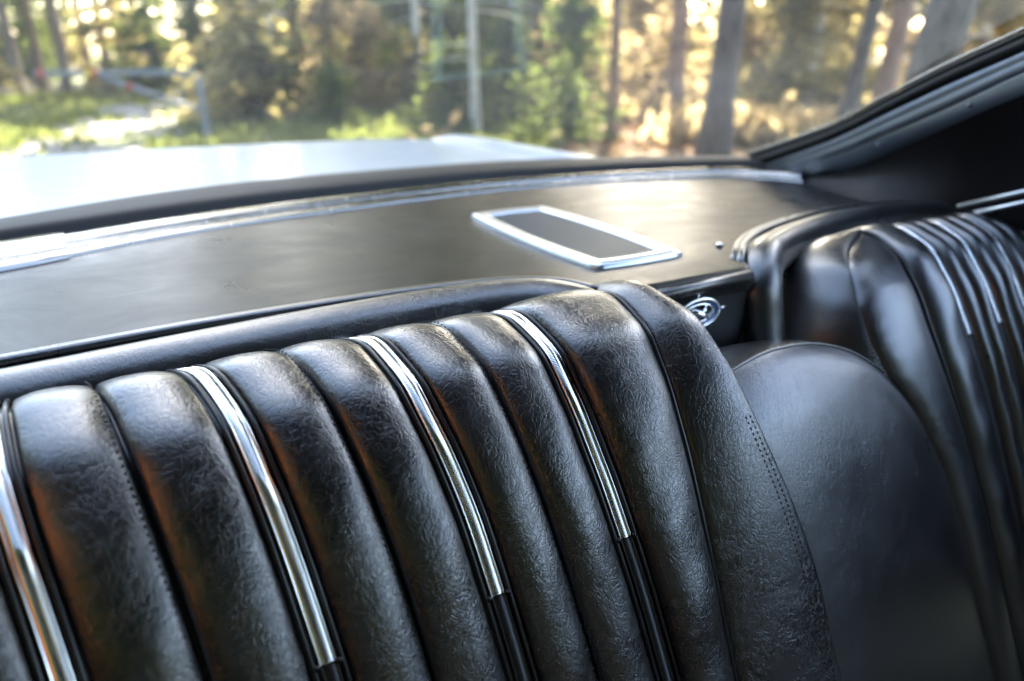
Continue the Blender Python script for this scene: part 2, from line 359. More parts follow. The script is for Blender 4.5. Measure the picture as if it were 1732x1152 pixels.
edge = curve([(0, .535), (.09, .552), (.148, .566), (.222, .579), (.288, .592), (.372, .618), (.477, .638), (.61, .64), (.9, .64)])
BUL = .0125; PADS = .0145
ss = np.linspace(-.05, SMAX, 80)
part('seat_base', grid(np.array([sp(ss, x+0*ss, -.008, 0) for x in np.linspace(-.46, .52, 6)])), 'welt_black', seat)
def mid(a, b): return lambda s: (a(s)+b(s))/2
order = [(-2, -1), (-1, 0), (0, 1), (1, 2), (2, 3)]
for a, b in order:
    mm = mid(ST[a], ST[b])
    pleat(seat, ST[a], mm, 0, PADS, .0008, BUL); pleat(seat, mm, ST[b], 0, .0008, PADS, BUL)
    fn = lambda s, a=a, mm=mm: pleat_point(s, .93, ST[a], mm, 0, PADS, .0008, BUL, lift=.0006)
    stitches(seat, fn, .02, .75)
for k in (-1, 0, 1, 2, 3): strip(seat, ST[k], 0, .015, .372-.01*(k == 3)-.002*(k == 2))
pleat(seat, ST[3], pip, 0, PADS, .003, .021, power=.5, nv=34)
part('piping', tube(sp(np.linspace(.02, SMAX, 200), pip(np.linspace(.02, SMAX, 200)), .0035, 0), .0030, 8), 'welt_black', seat)
# side bolster that rolls round to the armrest
ss = np.linspace(-.03, SMAX, 230); rows = []
def bolster_point(s, v, lift=0.0):
    s = np.asarray(s, float)
    t = min(v/.72, 1.0); w = max(0, (v-.72)/.28)
    hb = .021*(math.sin(min(t, 1)*math.pi*.62))**.7 if t > 0 else -.004
    hb = hb*(1-w)-.10*w**1.4+ .004*w
    x = pip(s)+.004+(edge(s)-pip(s)-.004)*(t**.95*.86+.14*math.sin(min(w*1.6, 1)*math.pi/2))
    topdrop = .050*v**2.2*np.clip(1-(s-.02)/.26, 0, 1)**1.3
    p = sp(s, x, hb+lift, 0); p[..., 2] -= topdrop; return p
for v in np.linspace(0, 1, 40): rows.append(bolster_point(ss, v))
part('side_bolster', grid(np.array(rows)), 'seat_leather', seat)
for vv in (.60, .655): stitches(seat, lambda s, vv=vv: bolster_point(np.array(s), vv, .0003), .28, .74)
ssl = np.linspace(.2, SMAX, 160)
part('piping', tube(np.array([bolster_point(np.array(s), .80, .004) for s in ssl]), .0035, 8), 'welt_black', seat)

# ---- far seat back
DY = .06
seat2 = group_part('rear_seat_back', 'far rear seat back beside the dark pillar with narrow bright strips')
q3 = curve([(0, 1.125), (.07, 1.122), (.127, 1.114), (.188, 1.109), (.31, 1.111), (.43, 1.122), (.57, 1.125), (.9, 1.13)])
q2 = curve([(0, 1.225), (.112, 1.205), (.189, 1.192), (.3, 1.195), (.45, 1.205), (.9, 1.22)])
q1 = curve([(0, 1.31), (.112, 1.29), (.212, 1.274), (.29, 1.276), (.5, 1.29), (.9, 1.30)])
q0 = lambda s: q1(s)+.083
qg = curve([(0, 1.045), (.128, 1.036), (.164, 1.025), (.28, 1.021), (.411, 1.038), (.55, 1.050), (.9, 1.05)])
qs = curve([(0, 1.04), (.088, 1.035), (.100, 1.005), (.115, .968), (.133, .940), (.158, .914), (.221, .890), (.273, .888), (.328, .904), (.388, .938), (.482, .970), (.573, .981), (.9, .985)], 4)
ss = np.linspace(-.05, SMAX, 80)
part('seat_base', grid(np.array([sp(ss, x+0*ss, -.008, DY) for x in np.linspace(1.0, 1.42, 5)])), 'welt_black', seat2)
pleat(seat2, qg, q3, DY, .002, .010, .018, m='soft_leather')
for a, b in ((q3, q2), (q2, q1), (q1, q0)):
    mm = mid(a, b); pleat(seat2, a, mm, DY, .009, .0006, .012, m='soft_leather', nv=18); pleat(seat2, mm, b, DY, .0006, .009, .012, m='soft_leather', nv=18)
for k, qx in enumerate((q3, q2, q1)): strip(seat2, qx, DY, .02, .303-.004*k, wide=.62)
part('piping', tube(sp(np.linspace(-.01, SMAX, 160), qg(np.linspace(-.01, SMAX, 160)), .004, DY), .003, 8), 'welt_black', seat2)
# gathered bolster between the stitched seam and the piping
ss = np.linspace(.09, SMAX, 230); rows = []
for v in np.linspace(0, 1, 30):
    e = abs(2*v-1); h = .020*max(0, 1-e**2.4)**.6-.002
    gather = .0004*np.sin(ss*210+.8*np.sin(ss*47))*np.exp(-((v-.10)/.13)**2)*np.exp(-((ss-.25)/.12)**2)
    rows.append(sp(ss, (1-v)*qs(ss)+v*(qg(ss)-.003), h*np.clip((ss-.085)/.12, .1, 1)+gather, DY))
part('gathered_bolster', grid(np.array(rows)), 'soft_leather', seat2)
rear = smooth_path([(.800, .635, -.47), (.815, .655, -.42), (.841, .685, -.369), (.867, .71, -.333), (.895, .727, -.305), (.93, .738, -.285), (.975, .738, -.272), (1.035, .718, -.264)], 70)
sf = np.r_[np.linspace(.40, .158, 40), np.linspace(.152, .092, 30)]; front = sp(sf, qs(sf), .001, DY)
rows = []
nn = np.linspace(0, 1, 70)[:, None]**1.5; nrm = (1-nn)*np.array((-.82, -.45, .3))+nn*np.array((-.15, -.25, .95))
for v in np.linspace(0, 1, 26):
    bl = .022*math.sin(v*math.pi)**.75
    p = (1-v)*rear+v*front; rows.append(p+nrm*bl*np.linspace(1, .45, 70)[:, None])
part('side_panel', grid(np.array(rows)), 'soft_leather', seat2)
part('piping', tube(rear[36:], .003, 8), 'welt_black', seat2)
for dx in (0, .007):
    stitches(seat2, lambda s, dx=dx: sp(np.array(s), qs(s)+dx-.002, .0012, DY), .10, .70)

# ---- centre armrest, folded up
arm = group_part('centre_armrest', 'smooth black folded centre armrest between the two seat backs')
ns_, nv = 150, 90; rows = []
_sv = gsm(np.interp(np.linspace(0, 1, 200), [0, .3, .55, .8, 1], [.236, .224, .236, .272, .345]), 14)
stop = lambda v: np.interp(v, np.linspace(0, 1, 200), _sv)
for v in np.linspace(0, 1, nv):
    st = stop(v); s_ = np.linspace(st, SMAX, ns_); e = abs(2*v-1)
    xl, xr = edge(s_)-.035, qs(s_)+.030
    x = (1-v)*xl+v*xr
    t = (s_-st); rnd = 1-np.exp(-t/.035)
    h = -.012+.030*max(0, 1-e**2.6)**.6*(.35+.65*rnd)
    p = sp(s_, x, h, DY*v)
    tail = []
    for k in np.linspace(.10, .004, 10):
        b0 = p[0].copy(); b0[1] += k; b0[2] -= .25*k*k/.1+.012*(k/.1); tail.append(b0)
    rows.append(np.vstack([tail, p]))
part('cushion', grid(np.array(rows)), 'soft_leather', arm)
top = np.array([r_[10] for r_ in rows]); part('piping', tube(top+np.array((0, -.001, .0)), .0022, 8), 'soft_leather', arm)

# ---- parcel shelf
lower = np.array([(-.80, .86), (-.50, 1.0), (-.155, 1.126), (-.081, 1.159), (.071, 1.228), (.269, 1.28), (.647, 1.335), (.937, 1.324), (1.229, 1.258), (1.307, 1.185), (1.36, 1.10)])
upper = np.array([(-.84, .97), (-.54, 1.12), (-.166, 1.263), (-.087, 1.287), (.083, 1.34), (.295, 1.385), (.689, 1.421), (.983, 1.39), (1.292, 1.325), (1.385, 1.262), (1.43, 1.17)])
LOW, UPP = smooth_path(lower, 140), smooth_path(upper, 140)
rows = []
for i in range(140):
    x1, y1 = LOW[i]; line = []; yf = np.interp(x1, [-.8, -.12, .3, .42, .49, .515, .75, .77, .86, .98, 1.13, 1.26, 1.36], [.70, .75, .755, .745, .70, .668, .668, .71, .765, .805, .83, .83, .80])
    for t in np.linspace(0, 1, 60):
        y = yf+(y1+.012-yf)*t; cove = max(0, (t-.72)/.28)
        line.append((x1, y, -.271+.005*cove**2.2-.0035*math.sin(t*math.pi)*math.cos((x1-.6)*2)))
    front = [(x1, yf-.006, -.280), (x1, yf-.007, -.292), (x1, yf-.004, -.302)]
    rows.append(front[::-1]+line)
shelf = part('parcel_shelf', grid(np.array(rows)), 'shelf_vinyl', label='smooth black vinyl parcel shelf below the rear window')
part('shelf_button', tube(np.array([(.796, .779, -.272), (.796, .779, -.267), (.796, .779, -.2655)]), [.0055, .005, .002], 12), 'chrome', shelf)

# speaker grille: bowed alloy frame and perforated mesh
gr = group_part('speaker_grille', 'brushed alloy speaker grille let into the parcel shelf')
gx, gy, hw, hl = .635, .965, .076, .196
def gframe(inset, z, n_=24):
    pts = []
    def bow(t): return .013*(1-t*t)
    a, b = hw-inset, hl-inset*1.15
    for t in np.linspace(-1, 1, n_, endpoint=False): pts.append((gx+a*1.0+bow(t)*.7, gy+t*b, z))
    for t in np.linspace(1, -1, 12, endpoint=False): pts.append((gx+t*a, gy+b+.004*(1-t*t), z))
    for t in np.linspace(1, -1, n_, endpoint=False): pts.append((gx-a-bow(t)*.7, gy+t*b, z))
    for t in np.linspace(-1, 1, 12, endpoint=False): pts.append((gx+t*a, gy-b-.004*(1-t*t), z))
    return np.array(pts)
rings = [gframe(-.001, -.274), gframe(0, -.268), gframe(.002, -.2655), gframe(.012, -.2645), gframe(.020, -.266), gframe(.0225, -.269), gframe(.023, -.274)]
part('grille_frame', grid(np.array(rings), close_v=True), 'brushed_alloy', gr)
bars = []
for k in range(36): x = gx-.062+.124*k/35; bars.append(box((x, gy, -.2700), (.0011, 2*hl-.046, .0012)))
for k in range(98): y = gy-hl+.022+(2*hl-.044)*k/97; bars.append(box((gx, y, -.2696), (.124, .0011, .0012)))
part('grille_mesh', join(bars), 'mesh_dark', gr, smooth=False)

# rear window moulding in three lengths, with a joiner
def sweep(i0, i1, cs, name, m, lift=0.0):
    rows = []
    for t, dz in cs: rows.append([(*(LOW[i]*(1-t)+UPP[i]*t), -.262+dz+lift) for i in range(i0, i1)])
    return part(name, grid(np.array(rows)), m)
cs = [(.06, -.014), (.06, -.003), (.13, .0005), (.34, .0015), (.40, -.006), (.50, -.006), (.56, .003), (.66, .009), (.82, .010), (.95, .004), (.99, -.010)]
ja = int(np.argmin(abs(UPP[:, 0]+.087))); jb = int(np.argmin(abs(UPP[:, 0]-1.285)))
sweep(0, ja+1, cs, 'window_moulding', 'trim_chrome'); sweep(ja, jb+1, cs, 'window_moulding', 'trim_chrome'); sweep(jb, 140, cs, 'window_moulding', 'trim_chrome')
sweep(ja-22, ja+1, [(.02, -.014), (.03, -.001), (.14, .003), (.35, .004), (.41, -.003), (.50, -.003), (.56, .006), (.66, .012), (.84, .013), (1.0, .003)], 'moulding_joiner', 'trim_chrome')

# rubber seal and rear window
sealu = smooth_path([(-.86, 1.06), (-.55, 1.22), (-.174, 1.402), (-.048, 1.474), (.105, 1.548), (.347, 1.599), (.782, 1.61), (1.094, 1.55), (1.387, 1.428), (1.458, 1.361), (1.50, 1.26)], 140)
rows = []
for t, dz in ((-.06, -.018), (0, -.016), (.24, -.016), (.27, -.010), (.31, .004), (.35, .0095), (.42, .0125), (.7, .014), (1.0, .014), (1.03, -.01)):
    rows.append([(*(UPP[i]*(1-t)+sealu[i]*t), -.258+dz) for i in range(140)])
part('window_seal', grid(np.array(rows)), 'rubber')
gb = np.c_[sealu, np.full(140, -.246)]
tp = smooth_path([(-.50, .46, .16), (0, .44, .185), (.45, .43, .192), (.9, .44, .185), (1.22, .48, .135)], 140)
rows = []
for t in np.linspace(0, 1, 24):
    p = gb*(1-t)+tp*t; p[:, 2] += .035*math.sin(t*math.pi); rows.append(p)
GLASS = np.array(rows)
glass = part('rear_window', grid(GLASS), 'window_glass', label='dusty clear rear window looking out to the forest')

# pillar trims on the right, rising with the window edge
def up_curve(tab, extra): return smooth_path(list(tab)+[extra], 80)
gE = up_curve([(1.44, 1.338, -.243), (1.38, 1.071, -.152), (1.345, .92, -.082), (1.32, .801, -.026), (1.29, .67, .028)], (1.23, .49, .10))
sE = up_curve([(1.44, 1.324, -.268), (1.38, 1.067, -.172), (1.345, .916, -.102), (1.32, .796, -.046), (1.29, .665, .009)], (1.23, .485, .08))
tE = up_curve([(1.44, 1.297, -.287), (1.38, 1.06, -.209), (1.345, .907, -.144), (1.32, .786, -.089), (1.29, .657, -.026)], (1.23, .475, .045))
pE = up_curve([(1.44, 1.231, -.285), (1.38, 1.024, -.235), (1.345, .877, -.168), (1.32, .77, -.114), (1.29, .649, -.057)], (1.23, .468, .01))
inw = np.array((-.55, -.55, .55))
def ribbon(a, b, cs, name, m): return part(name, grid(np.array([a*(1-t)+b*t+inw*h for t, h in cs])), m)
ribbon(gE, sE, [(-.35, .0), (-.3, .006), (-.05, .007), (0, .002), (.15, .002), (.3, .010), (.7, .014), (.9, .008), (1.0, -.004)], 'pillar_seal', 'rubber')
part('reveal_bead', tube(gE+np.array((.004, .01, .010)), .0035, 8), 'trim_chrome')
ribbon(sE, tE, [(.0, -.004), (.12, .004), (.2, .007), (.42, .009), (.5, .005), (.6, .009), (.95, .010), (1.0, .004)], 'pillar_moulding', 'pillar_metal')
ribbon(tE, pE, [(0, .003), (.15, .006), (.5, .004), (.9, .004), (1, -.004)], 'pillar_moulding', 'pillar_metal')
for k in (14, 33, 52): c_ = (tE[k]*.6+pE[k]*.4)+inw*.006; part('screw', tube(np.array([c_, c_+inw*.004]), [.005, .004], 10), 'mesh_dark')
base = smooth_path([(1.30, 1.20, -.30), (1.30, 1.069, -.29), (1.30, .916, -.29), (1.33, .80, -.29), (1.38, .70, -.29), (1.40, .55, -.28)], 80)
rows = []
for t in np.linspace(0, 1, 16): rows.append(pE*(1-t)+base*t+np.array((.03, 0, 0))*math.sin(t*math.pi))
part('pillar_panel', grid(np.array(rows)), 'panel_vinyl', label='plain black inner panel of the rear pillar')
for dz, x in ((0, 1.335), (-.020, 1.325)):
    part('belt_moulding', tube(np.array([(x, .735, -.254+dz), (x+.012, .62, -.205+dz), (x+.03, .40, -.12+dz)]), .006, 8, .7), 'brushed_alloy')

# padded rolls that frame the seat backs, with a welt behind
def roll(pts, r, welt, label):
    p = smooth_path(pts, 120); o = part('padded_roll', tube(p, r, 20), 'roll_vinyl', label=label)
    w = smooth_path(welt, 120)
    for dy_, dz_ in ((0, 0), (.013, -.003)): part('welt', tube(w+np.array((0, dy_, dz_)), .0062, 10), 'roll_vinyl', o)
roll([(-.60, .66, -.292), (-.35, .705, -.292), (-.12, .722, -.292), (.021, .732, -.290), (.136, .740, -.289), (.274, .744, -.288), (.395, .735, -.288), (.46, .708, -.292), (.50, .672, -.31), (.515, .65, -.36), (.52, .64, -.43)], .033,
     [(-.60, .70, -.266), (-.35, .745, -.266), (-.123, .765, -.266), (.03, .778, -.266), (.152, .781, -.266), (.293, .778, -.266), (.405, .762, -.266), (.47, .735, -.268), (.505, .69, -.272)], 'padded black roll along the top of the near seat back')
roll([(.785, .650, -.46), (.787, .664, -.40), (.787, .676, -.35), (.788, .687, -.308), (.818, .712, -.285), (.88, .745, -.284), (.985, .785, -.286), (1.127, .812, -.286), (1.258, .810, -.286), (1.36, .78, -.286), (1.45, .72, -.286)], .033,
     [(.755, .672, -.40), (.762, .690, -.33), (.768, .708, -.270), (.86, .775, -.264), (.979, .822, -.264), (1.127, .852, -.264), (1.258, .848, -.264), (1.353, .82, -.264), (1.45, .76, -.264)], 'padded black roll curving round the far seat back')

# recess behind the armrest with the emblem
rc = group_part('armrest_recess', 'dark recess above the armrest that carries the emblem')
part('recess_face', box((.61, .690, -.40), (.30, .030, .22)), 'recess_black', rc, smooth=False)
part('recess_floor', grid(np.array([[(x, y, -.425-.015*math.sin((y-.5)/.2*1.5)) for y in np.linspace(.50, .70, 8)] for x in np.linspace(.46, .82, 8)])), 'roll_vinyl', rc)
part('recess_lip', tube(np.array([(.46, .664, -.286), (.64, .664, -.283), (.742, .664, -.281)]), .009, 12), 'roll_vinyl', rc)
em = group_part('emblem', 'small round chrome emblem with a painted blue reflection on the dark recess')
ec = np.array((.652, .668, -.320))
def ering(rx, rz, r, y, n_=60, a0=0, a1=2*math.pi):
    th = np.linspace(a0, a1, n_); p = np.c_[ec[0]+rx*np.cos(th), np.full(n_, ec[1]+y), ec[2]+rz*np.sin(th)]
    return p, r
p, r_ = ering(.036, .020, .0028, -.006); part('outer_ring', tube(p, r_, 10), 'chrome', em)
p, r_ = ering(.0315, .0162, .0026, -.004, a0=-1.9, a1=1.0); part('reflection_arc', tube(p, .0030, 8), 'blue_reflection', em)  # blue reflection on the emblem's right side, painted as a coloured arc
p, r_ = ering(.027, .0125, .0018, -.005); part('inner_ring', tube(p, r_, 8), 'chrome', em)
part('backplate', tube(np.array([ec+(0, .004, 0), ec+(0, -.001, 0)]), [.010, .010], 16), 'mesh_dark', em)
lump = [tube(np.array([ec+(-.024, -.004, .001), ec+(-.012, -.010, .006), ec+(.0, -.012, .0), ec+(.012, -.009, -.005), ec+(.024, -.004, -.001)]), [.0015, .004, .005, .004, .0015], 8),
        tube(np.array([ec+(-.015, -.006, -.008), ec+(-.004, -.011, -.002), ec+(.006, -.010, .005), ec+(.014, -.005, .010)]), [.0015, .003, .003, .0015], 8)]
part('crest', join(lump), 'chrome', em)
for dx, dz in ((.043, .002), (-.043, 0), (-.004, .026), (.006, -.026)):
    a_ = ec+np.array((dx*.82, -.005, dz*.8)); b_ = ec+np.array((dx*1.12, -.006, dz*1.08)); part('point', tube(np.array([a_, b_]), [.0024, .0020], 8), 'chrome', em)

# boot lid and fender, white paint
rows = []
for yy in np.r_[np.linspace(0, 1, 40), np.linspace(1.03, 1.16, 12)]:
    line = []
    for x in np.linspace(-1.0, 1.10, 60):
        yf = np.interp(x, sealu[:, 0], sealu[:, 1])+.03; y = yf+(2.40-yf)*yy; fall = max(0, (y-2.42)/.2)
        line.append((x, y+.03*(1-((x-.1)/1.0)**2)*(y > 1.6), -.272+.010*(1-((x-.1)/1.0)**2)-.012*max(0, (x-.75)/.35)**2-.10*fall**2+.004*math.sin((y-1)*2)))
    rows.append(line)
part('boot_lid', grid(np.array(rows)), 'white_paint', label='white boot lid seen through the rear window')
rid = smooth_path([(1.02, 2.50, -.30), (1.07, 2.40, -.262), (1.11, 2.28, -.2545), (1.15, 2.05, -.2585), (1.21, 1.78, -.2665), (1.30, 1.5, -.275), (1.42, 1.1, -.29)], 60)
cs_ = [(-.085, -.020), (-.065, -.011), (-.035, -.003), (-.012, 0), (.012, -.003), (.04, -.02), (.07, -.06), (.10, -.13), (.14, -.30), (.16, -.60)]
part('fender', grid(np.array([rid+np.array((dx, 0, dz)) for dx, dz in cs_])), 'white_paint')
# faint reflection in the rear window, painted as thin translucent strips
def glass_z(x, y):
    d = (GLASS[..., 0]-x)**2+(GLASS[..., 1]-y)**2; i, j = np.unravel_index(np.argmin(d), d.shape); r0 = GLASS[max(i-1, 0), j]; r1 = GLASS[min(i+1, 23), j]
    return r0[2]+(y-r0[1])*(r1[2]-r0[2])/(r1[1]-r0[1])
def reflection_strip(a, b, c, d):
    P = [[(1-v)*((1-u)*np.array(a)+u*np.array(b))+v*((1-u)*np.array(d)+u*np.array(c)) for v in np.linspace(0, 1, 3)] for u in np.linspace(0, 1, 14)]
    part('glass_reflection', grid(np.array([[(*p, glass_z(*p)-.004) for p in r_] for r_ in P])), 'glass_reflection', glass)
reflection_strip((.330, .78), (.477, 1.13), (.495, 1.125), (.350, .78)); reflection_strip((.470, 1.11), (.622, 1.07), (.632, 1.09), (.477, 1.13)); reflection_strip((.415, .77), (.606, 1.075), (.622, 1.07), (.435, .77))
# front seats, roof, sides: they shade the cabin
for x0 in (-.52, .62):
    rows = []
    for t in np.linspace(0, 1, 24):
        a = t*math.pi; w = .46*(abs(math.sin(a))**.35 if 0 < t < 1 else .05)
        rows.append([(x0+w*math.cos(u)*.5+.23, -.62+.09*math.sin(u)-.16*(t), -.90+.72*t) for u in np.linspace(0, 2*math.pi, 20, endpoint=False)])
    part('front_seat', grid(np.array(rows), close_v=True), 'soft_leather')
# remaining body: sides, roof, floor, wheels (they shade the cabin)
part('roof', grid(np.array([[(x, y, .20+.03*(1-((x-.35)/.95)**2)) for x in np.linspace(-.55, 1.25, 16)] for y in np.linspace(.44, -1.25, 14)])), 'headliner')
part('roof_skin', grid(np.array([[(x, y, .235+.03*(1-((x-.35)/.95)**2)) for x in np.linspace(-.60, 1.30, 16)] for y in np.linspace(.47, -1.28, 14)])), 'white_paint')
def side(x0, x1, sgn):
    o = []
    o.append(grid(np.array([[(x0+.0*t, y, -.28-.62*t) for t in np.linspace(0, 1, 6)] for y in np.linspace(-1.9, 2.5, 40)])))
    return join(o)
part('body_side', side(-.98, -.98, -1), 'white_paint'); part('body_side', grid(np.array([[(1.50, y, -.28-.62*t) for t in np.linspace(0, 1, 6)] for y in np.linspace(-1.9, 1.30, 30)])), 'white_paint')
part('door_card', grid(np.array([[(-.90, y, z) for z in np.linspace(-.30, -.85, 6)] for y in np.linspace(.8, -1.5, 20)])), 'panel_vinyl')
part('door_card', grid(np.array([[(1.45, y, z) for z in np.linspace(-.24, -.85, 6)] for y in np.linspace(.75, -1.5, 20)])), 'panel_vinyl')
# left rear pillar
part('pillar_panel', grid(np.array([[(-.93+.40*(t**1.1), y0*(1-t)+y1*t, -.28+.46*t) for t in np.linspace(0, 1, 8)] for y0, y1 in zip(np.linspace(.72, 1.0, 12), np.linspace(.38, .46, 12))])), 'panel_vinyl')
part('floor_pan', grid(np.array([[(x, y, -.93) for x in np.linspace(-.98, 1.5, 8)] for y in np.linspace(-1.9, 2.5, 12)])), 'carpet')
part('dashboard', grid(np.array([[(x, -1.55-.25*t, -.34+.08*math.sin(t*3)) for t in np.linspace(0, 1, 8)] for x in np.linspace(-.95, 1.48, 12)])), 'panel_vinyl')
for x in (-.72, 1.22):
    for y in (1.75, -1.6):
        th = np.linspace(0, 2*math.pi, 28, endpoint=False)
        wheel = group_part('wheel')
        rows = [[(x+dx, y+r_*math.cos(t), -.91+r_*math.sin(t)) for t in th] for dx, r_ in ((-.09, .20), (-.10, .24), (-.09, .32), (-.05, .34), (.05, .34), (.09, .32), (.10, .24), (.09, .20))]
        part('tyre', grid(np.array(rows), close_v=True), 'tyre', wheel)
        rows = [[(x+dx, y+r_*math.cos(t), -.91+r_*math.sin(t)) for t in th] for dx, r_ in ((.09, .20), (.07, .18), (.06, .10), (.08, .04), (.08, .001), (-.05, .001), (-.05, .2))]
        part('rim', grid(np.array(rows), close_v=True), 'brushed_alloy', wheel)

# fallen leaf on the boot lid
th = np.linspace(0, 2*math.pi, 12, endpoint=False)
lv = [(-.155+.022*math.cos(t), 1.70+.045*math.sin(t)*(1+.2*math.cos(3*t)), -.2655+.004*abs(math.sin(t))) for t in th]+[(-.155, 1.70, -.261)]
lo = mesh_obj('leaf', lv, [(i, (i+1) % 12, 12) for i in range(12)], 'dead_leaf', off=E3); lo['label'] = 'small dark red leaf lying on the white boot lid'; lo['category'] = 'leaf'

# ------------------------------------------------------------------ forest
def bearing(b, d): return math.sin(R(b))*d, math.cos(R(b))*d
def trunk_mesh(r, h, lean, wob, seg=12):
    n_ = 18; t = np.linspace(0, 1, n_)
    p = np.c_[lean[0]*t*h+wob*np.sin(t*5), lean[1]*t*h+wob*np.cos(t*4+1)-wob*math.cos(1), t*h-.1]
    rr = r*(1-.75*t)*(1+.5*np.exp(-t*h/.35))
    return tube(p, rr, seg), p
def leaf_cloud(centres, per, spread, size, flat=.5, droop=.0):
    n_ = len(centres)*per; c = np.repeat(np.asarray(centres), per, axis=0)+rng.normal(size=(n_, 3))*np.array(spread)
    a = rng.normal(size=(n_, 3)); a[:, 2] = a[:, 2]*flat-droop; a /= np.linalg.norm(a, axis=1)[:, None]
    b = np.cross(a, rng.normal(size=(n_, 3))); b /= np.linalg.norm(b, axis=1)[:, None]
    s = size*(.5+rng.random(n_))[:, None]
    V = np.stack([c-a*s, c+b*s*.45, c+a*s, c-b*s*.45], 1).reshape(-1, 3)
    return V, [(4*i, 4*i+1, 4*i+2, 4*i+3) for i in range(n_)]
def spruce_crown(h, z0, rad, n_br, per, size):
    cs, limbs = [], []
    for k in range(n_br):
        t = random.random()**1.25; z = z0+(h-z0)*t; L_ = rad*(1-t)**.8*(.55+.6*random.random())+.15; a = random.random()*6.283
        m_ = max(2, int(L_/.28))
        pts = [(math.cos(a)*L_*u, math.sin(a)*L_*u, z-.30*L_*u+.12*L_*u*u) for u in np.linspace(.12, 1, m_)]
        cs += pts
        limbs.append(tube(np.array([(0, 0, z), pts[len(pts)//2], pts[-1]]), [.025, .014, .005], 4, cap=False))
    return leaf_cloud(cs, per, (.15, .15, .09), size, .5, .15), join(limbs)
def pine_crown(h, z0, rad, n_cl, per, size, dead=10):
    cs, limbs = [], []
    for k in range(n_cl):
        t = random.random(); z = z0+(h-z0)*t; L_ = rad*(.3+.7*math.sin(min(1, t*.85+.15)*math.pi))*(.4+.7*random.random()); a = random.random()*6.283
        e = (math.cos(a)*L_, math.sin(a)*L_, z+.2*L_); cs += [e, (e[0]*.7, e[1]*.7, z+.1*L_)]
        limbs.append(tube(np.array([(0, 0, z-.3), (e[0]*.5, e[1]*.5, z), e]), [.05, .03, .01], 5, cap=False))
    for k in range(dead):
        z = 1+random.random()*(z0-1); a = random.random()*6.283; L_ = .5+random.random()*1.1
        limbs.append(tube(np.array([(0, 0, z), (math.cos(a)*L_*.5, math.sin(a)*L_*.5, z-.05), (math.cos(a)*L_, math.sin(a)*L_, z-.22)]), [.016, .010, .003], 4, cap=False))
    return leaf_cloud(cs, per, (.38, .38, .24), size, .7), join(limbs)
CR = {'spruce': [spruce_crown(13, .7, 2.3, 150, 14, .15), spruce_crown(11, .5, 2.0, 135, 14, .14)],
      'spruce_high': [spruce_crown(16, 2.6, 2.1, 130, 13, .15), spruce_crown(17, 3.4, 2.0, 120, 13, .15)],
      'pine': [pine_crown(16, 7.5, 2.2, 80, 24, .17, 16), pine_crown(18, 6, 2.0, 90, 24, .17, 22)],
      'dense_pine': [pine_crown(15.5, 6.8, 3.3, 170, 46, .24, 10), pine_crown(16.5, 7.0, 3.2, 170, 46, .24, 10)],
      'sapling': [spruce_crown(2.6, .15, .85, 70, 12, .085), spruce_crown(1.9, .1, .75, 60, 12, .08)]}
MESH = {}
def cached(key, vf, m):
    if key not in MESH:
        o = mesh_obj(key, vf[0], vf[1], m, smooth=False); MESH[key] = o.data; bpy.data.objects.remove(o)
    return MESH[key]
def child(name, data, parent):
    o = bpy.data.objects.new(name, data); col.objects.link(o); o.parent = parent; return o
tn = 0
def tree(name, label, b, d, r, kind, var=0, lean=(0, 0), bk='bark_grey', fol='spruce_needles', h=None, group=None, sc=1.0, cat='tree', wob=.05):
    global tn; tn += 1
    x, y = bearing(b, d); t = thing(name, label, cat, (x, y, gz(x, y)), group)
    hh = {'spruce': 12.5, 'spruce_high': 16, 'pine': 17, 'dense_pine': 15.5, 'sapling': 2.4}[kind]*1.0
    tv, _ = trunk_mesh(r/sc, hh, lean, wob)
    tk = child('trunk', cached('trunk_%s_%.3f_%s_%s' % (bk, r/sc, lean, kind), tv, bk), t)
    cloud, limbs = CR[kind][var % len(CR[kind])]
    c = child('crown', cached('crown_%s_%d_%s' % (kind, var % 2, fol), cloud, fol), t)
    l = child('limbs', cached('limbs_%s_%d_%s' % (kind, var % 2, bk), limbs, bk), t)
    l['kind'] = 'stuff'
    for o in (c, l): o.location = (lean[0]*hh*.4, lean[1]*hh*.4, 0)
    t.rotation_euler = (0, 0, 0 if lean != (0, 0) else random.random()*6.28); t.scale = (sc, sc, sc)
    return t
ri = (rt.x, rt.y)
def lean_img(a): return (round(ri[0]*a, 4), round(ri[1]*a, 4))
# trees one can tell apart
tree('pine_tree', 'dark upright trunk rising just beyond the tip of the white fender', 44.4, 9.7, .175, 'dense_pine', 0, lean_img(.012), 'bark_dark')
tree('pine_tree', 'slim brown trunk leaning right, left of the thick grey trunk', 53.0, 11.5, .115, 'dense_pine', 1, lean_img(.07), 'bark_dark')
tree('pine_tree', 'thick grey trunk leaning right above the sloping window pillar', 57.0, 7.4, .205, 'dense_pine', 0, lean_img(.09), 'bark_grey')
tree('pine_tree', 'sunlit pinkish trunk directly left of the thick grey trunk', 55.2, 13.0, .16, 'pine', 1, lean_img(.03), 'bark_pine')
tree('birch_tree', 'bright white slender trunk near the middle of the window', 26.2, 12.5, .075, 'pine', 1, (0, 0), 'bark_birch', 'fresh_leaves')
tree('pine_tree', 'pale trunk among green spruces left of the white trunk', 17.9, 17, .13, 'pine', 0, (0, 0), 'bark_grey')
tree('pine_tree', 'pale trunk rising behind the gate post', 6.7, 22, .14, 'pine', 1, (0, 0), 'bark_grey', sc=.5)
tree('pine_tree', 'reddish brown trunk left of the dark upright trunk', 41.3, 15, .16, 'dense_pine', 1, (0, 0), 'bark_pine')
tree('birch_tree', 'bright white trunk at the right edge of the window', 60.2, 19, .20, 'pine', 0, (0, 0), 'bark_birch', 'fresh_leaves')
